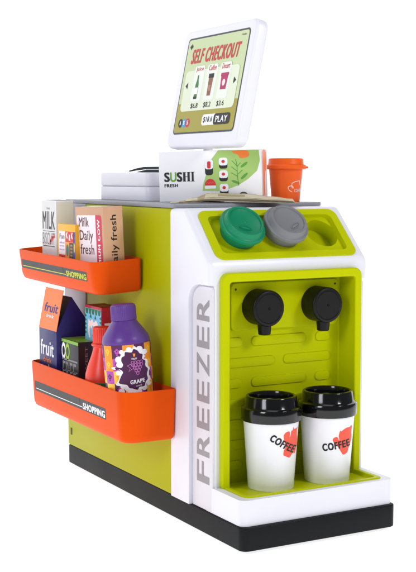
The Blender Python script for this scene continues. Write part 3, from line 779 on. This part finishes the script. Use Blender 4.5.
# orange cup
root = tag(empty('takeaway_cup', (16.95, 18.35, ZT)), 'small orange takeaway cup with orange lid standing on the grey top', 'cup')
o = MB(); o.lathe([(0, .06), (1.5, .06), (1.55, 0), (1.66, 0), (1.72, .06), (2.08, 4.1), (0, 4.1)], orange2, 72)
fr = around(1.715, 2.08, 4.1)
zc = lambda x, y: ((284+x/17.33-287)/8.25, (201.5-172-y/17.33)/8.25)
o.lay(stroke([zc(*q) for q in ((130, 335), (80, 305), (58, 265), (70, 240), (110, 228), (150, 245), (152, 275), (130, 255), (125, 200), (132, 180), (190, 155), (270, 140), (275, 190), (300, 250), (290, 290))], .075), fr, I_rose, 1, .15)
o.lay(text('COFFEE', *zc(172, 340), .95, .42, bold=.01), fr, I_rose, 1, .1)
o.build('cup_body', root)
o = MB(); o.lathe([(0, 3.95), (2.2, 3.95), (2.42, 4.0), (2.48, 4.08), (2.48, 4.42), (2.40, 4.52), (2.22, 4.56), (2.18, 4.62), (2.12, 5.2), (2.04, 5.3), (1.9, 5.32), (1.8, 5.25), (1.76, 5.05), (0, 5.05)], orange2, 72)
o.box(2.2, 2.75, -.4, .4, 4.08, 4.34, orange2, bev=.1, M=Matrix.Rotation(-.5, 4, 'Z')); o.build('lid', root)

# ------------------------------------------------------------------ screen
root = tag(empty('checkout_screen', (9.2, 24.0, ZT)), 'white tilted tablet screen showing SELF CHECKOUT on a slim stand', 'screen')
Ro = Vector((9.2, 24.0, ZT))
lean = math.radians(11.6)
SU = Vector((0, -1, 0)); SV = Vector((math.sin(lean), 0, math.cos(lean))); SN = SU.cross(SV)
O = Vector((6.0, 29.35, 43.1))-Ro
SFR = lambda u, v, q: O+SU*u+SV*v+SN*q
SW, SH, ST = 17.6, 14.85, 1.6
o = MB(); o.prism(rr(0, SW, 0, SH, 1.25, 8), SFR, -ST, 0, white2, bev=.38, seg=4); case = o.build('case', root)
o = MB()
u0, u1, v0, v1 = 1.45, 16.35, 1.65, 13.75; dw, dh = u1-u0, v1-v0
o.lay(poly(rr(u0, u1, v0, v1, .55)), SFR, I_scrb, 1)
P = lambda u, v, q: SFR(u0+.22+u*(dw-.44), v0+.22+v*(dh-.44), q)
pr_ = lambda a, b, c, d, r: rr(a, b, c, d, r)
asp = (dw-.44)/(dh-.44)
def prr(a, b, c, d, r, rs=None):
    pts = rr(a*asp, b*asp, c, d, r, rs=rs); return [(x/asp, y) for x, y in pts]
lay = lambda b, m, l=2: o.lay(b, P, m, l)
lay(poly(prr(0, 1, 0, 1, .035)), I_scr, 2)
lay(poly(prr(0, 1, 0, .31, .035, rs=(.035, .035, 0, 0))), I_olive, 3)
lay(poly(prr(.05, .95, .225, .60, .05)), I_scr, 4)
lay(poly(prr(.05, .95, .225, .66, .05)), I_scr2, 5)
lay(text('SELF CHECKOUT', .10, .735, .80, .155, bold=.035, shear=.12, space=1.14), I_title, 6)
for k, (a, nm, prc) in enumerate(((.20, 'Juice', '$6.8'), (.42, 'Coffee', '$8.2'), (.64, 'Dessert', '$3.6'))):
    lay(poly(prr(a, a+.175, .325, .70, .03)), I_cardw, 6)
    lay(text(nm, a+.025, .635, .125, .055, bold=.015), I_title, 7)
    lay(text(prc, a+.03, .245, .12, .06, bold=.01), I_black, 7)
x = .28
lay(poly([(x-.026, .35), (x+.026, .35), (x+.026, .50), (x+.012, .55), (x+.010, .60), (x-.010, .60), (x-.012, .55), (x-.026, .50)]), I_bottle, 8)
lay(rect(x-.027, x+.027, .40, .47), I_white, 9); lay(rect(x-.027, x+.027, .35, .375), I_black, 9)
x = .505
lay(poly([(x-.028, .37), (x+.028, .37), (x+.036, .56), (x-.036, .56)]), I_coffee, 8); lay(rect(x-.042, x+.042, .555, .60), I_black, 9); lay(rect(x-.02, x+.02, .42, .48), ink('latte', (176, 124, 100)), 9)
x = .73
lay(poly([(x-.045, .42), (x+.045, .42), (x+.055, .56), (x-.055, .56)]), I_berry, 8); lay(poly(prr(x-.062, x+.062, .555, .59, .01)), I_berry, 9); lay(poly(ell(x, .49, .025, .035)), I_rose, 9)
lay(poly([(.075, .50), (.115, .535), (.115, .465)]), I_black, 8); lay(poly([(.925, .50), (.885, .535), (.885, .465)]), I_black, 8)
lay(poly([(.03, .925), (.065, .96), (.065, .94), (.085, .94), (.085, .91), (.065, .91), (.065, .89)]), I_black, 4)
lay(text('Help', .885, .945, .075, .025), I_black, 4)
for k, (mm, ch) in enumerate(((I_black, 'A'), (I_blue, 'B'), (I_crim, 'S'))):
    lay(poly(ell(.10+.062*k, .10, .038, .038*asp)), mm, 5); lay(text(ch, .088+.062*k, .08, .026, .045, bold=.03), I_white, 6)
lay(poly(prr(.47, .80, .06, .175, .035)), I_white, 5)
lay(text('$18.6', .495, .085, .15, .065, bold=.02), I_black, 6)
lay(poly(prr(.665, .93, .06, .175, .035)), I_black, 6)
lay(text('PLAY', .70, .085, .19, .065, bold=.02), I_white, 7)
o.build('display', case)
o = MB()
o.lathe([(0, 0), (2.0, 0), (2.1, .1), (2.1, .35), (2.0, .5), (.8, .6), (.62, .8), (.6, 3), (.58, 7.9), (0, 7.9)], white2, 48)
o.build('stand', root)

# ================================================================== CAMERA, LIGHT
CP = Vector((-64.7156, -107.9159, 39.867)); CF = Vector((.486798, .868725, -.091342)).normalized()
cr = CF.cross(Vector((0, 0, 1))).normalized(); cu = cr.cross(CF)
cam = bpy.data.cameras.new('camera'); co = bpy.data.objects.new('camera', cam); COL.objects.link(co)
Mc = Matrix((cr, cu, -CF)).transposed().to_4x4(); Mc.translation = CP*S; co.matrix_world = Mc
cam.sensor_fit = 'HORIZONTAL'; cam.sensor_width = 36; cam.lens = 36*1220.9/416
cam.clip_start = .01; cam.clip_end = 100
SC.camera = co

w = bpy.data.worlds.new('World'); SC.world = w; w.use_nodes = True
w.node_tree.nodes['Background'].inputs['Color'].default_value = (.93, .95, 1, 1)
w.node_tree.nodes['Background'].inputs['Strength'].default_value = .18
def area(name, loc, tgt, sx, sy, power, col=(1, 1, 1)):
    l = bpy.data.lights.new(name, 'AREA'); l.shape = 'RECTANGLE'; l.size = sx; l.size_y = sy; l.energy = power; l.color = col
    ob = bpy.data.objects.new(name, l); COL.objects.link(ob)
    ob.location = loc; d = Vector(tgt)-Vector(loc); ob.rotation_euler = d.to_track_quat('-Z', 'Y').to_euler()
    return ob
T = (.1, .15, .2)
area('key_softbox', (.95, -1.75, 1.55), T, .5, .5, 21)
area('side_softbox', (-1.85, -.85, 1.1), T, .6, .8, 17, (.9, .93, 1))
area('top_softbox', (.1, .1, 2.1), T, 1.0, 1.0, 8)

SC.view_settings.view_transform = 'Standard'; SC.view_settings.look = 'None'
SC.view_settings.exposure = 0; SC.view_settings.gamma = 1
SC.cycles.max_bounces = 8
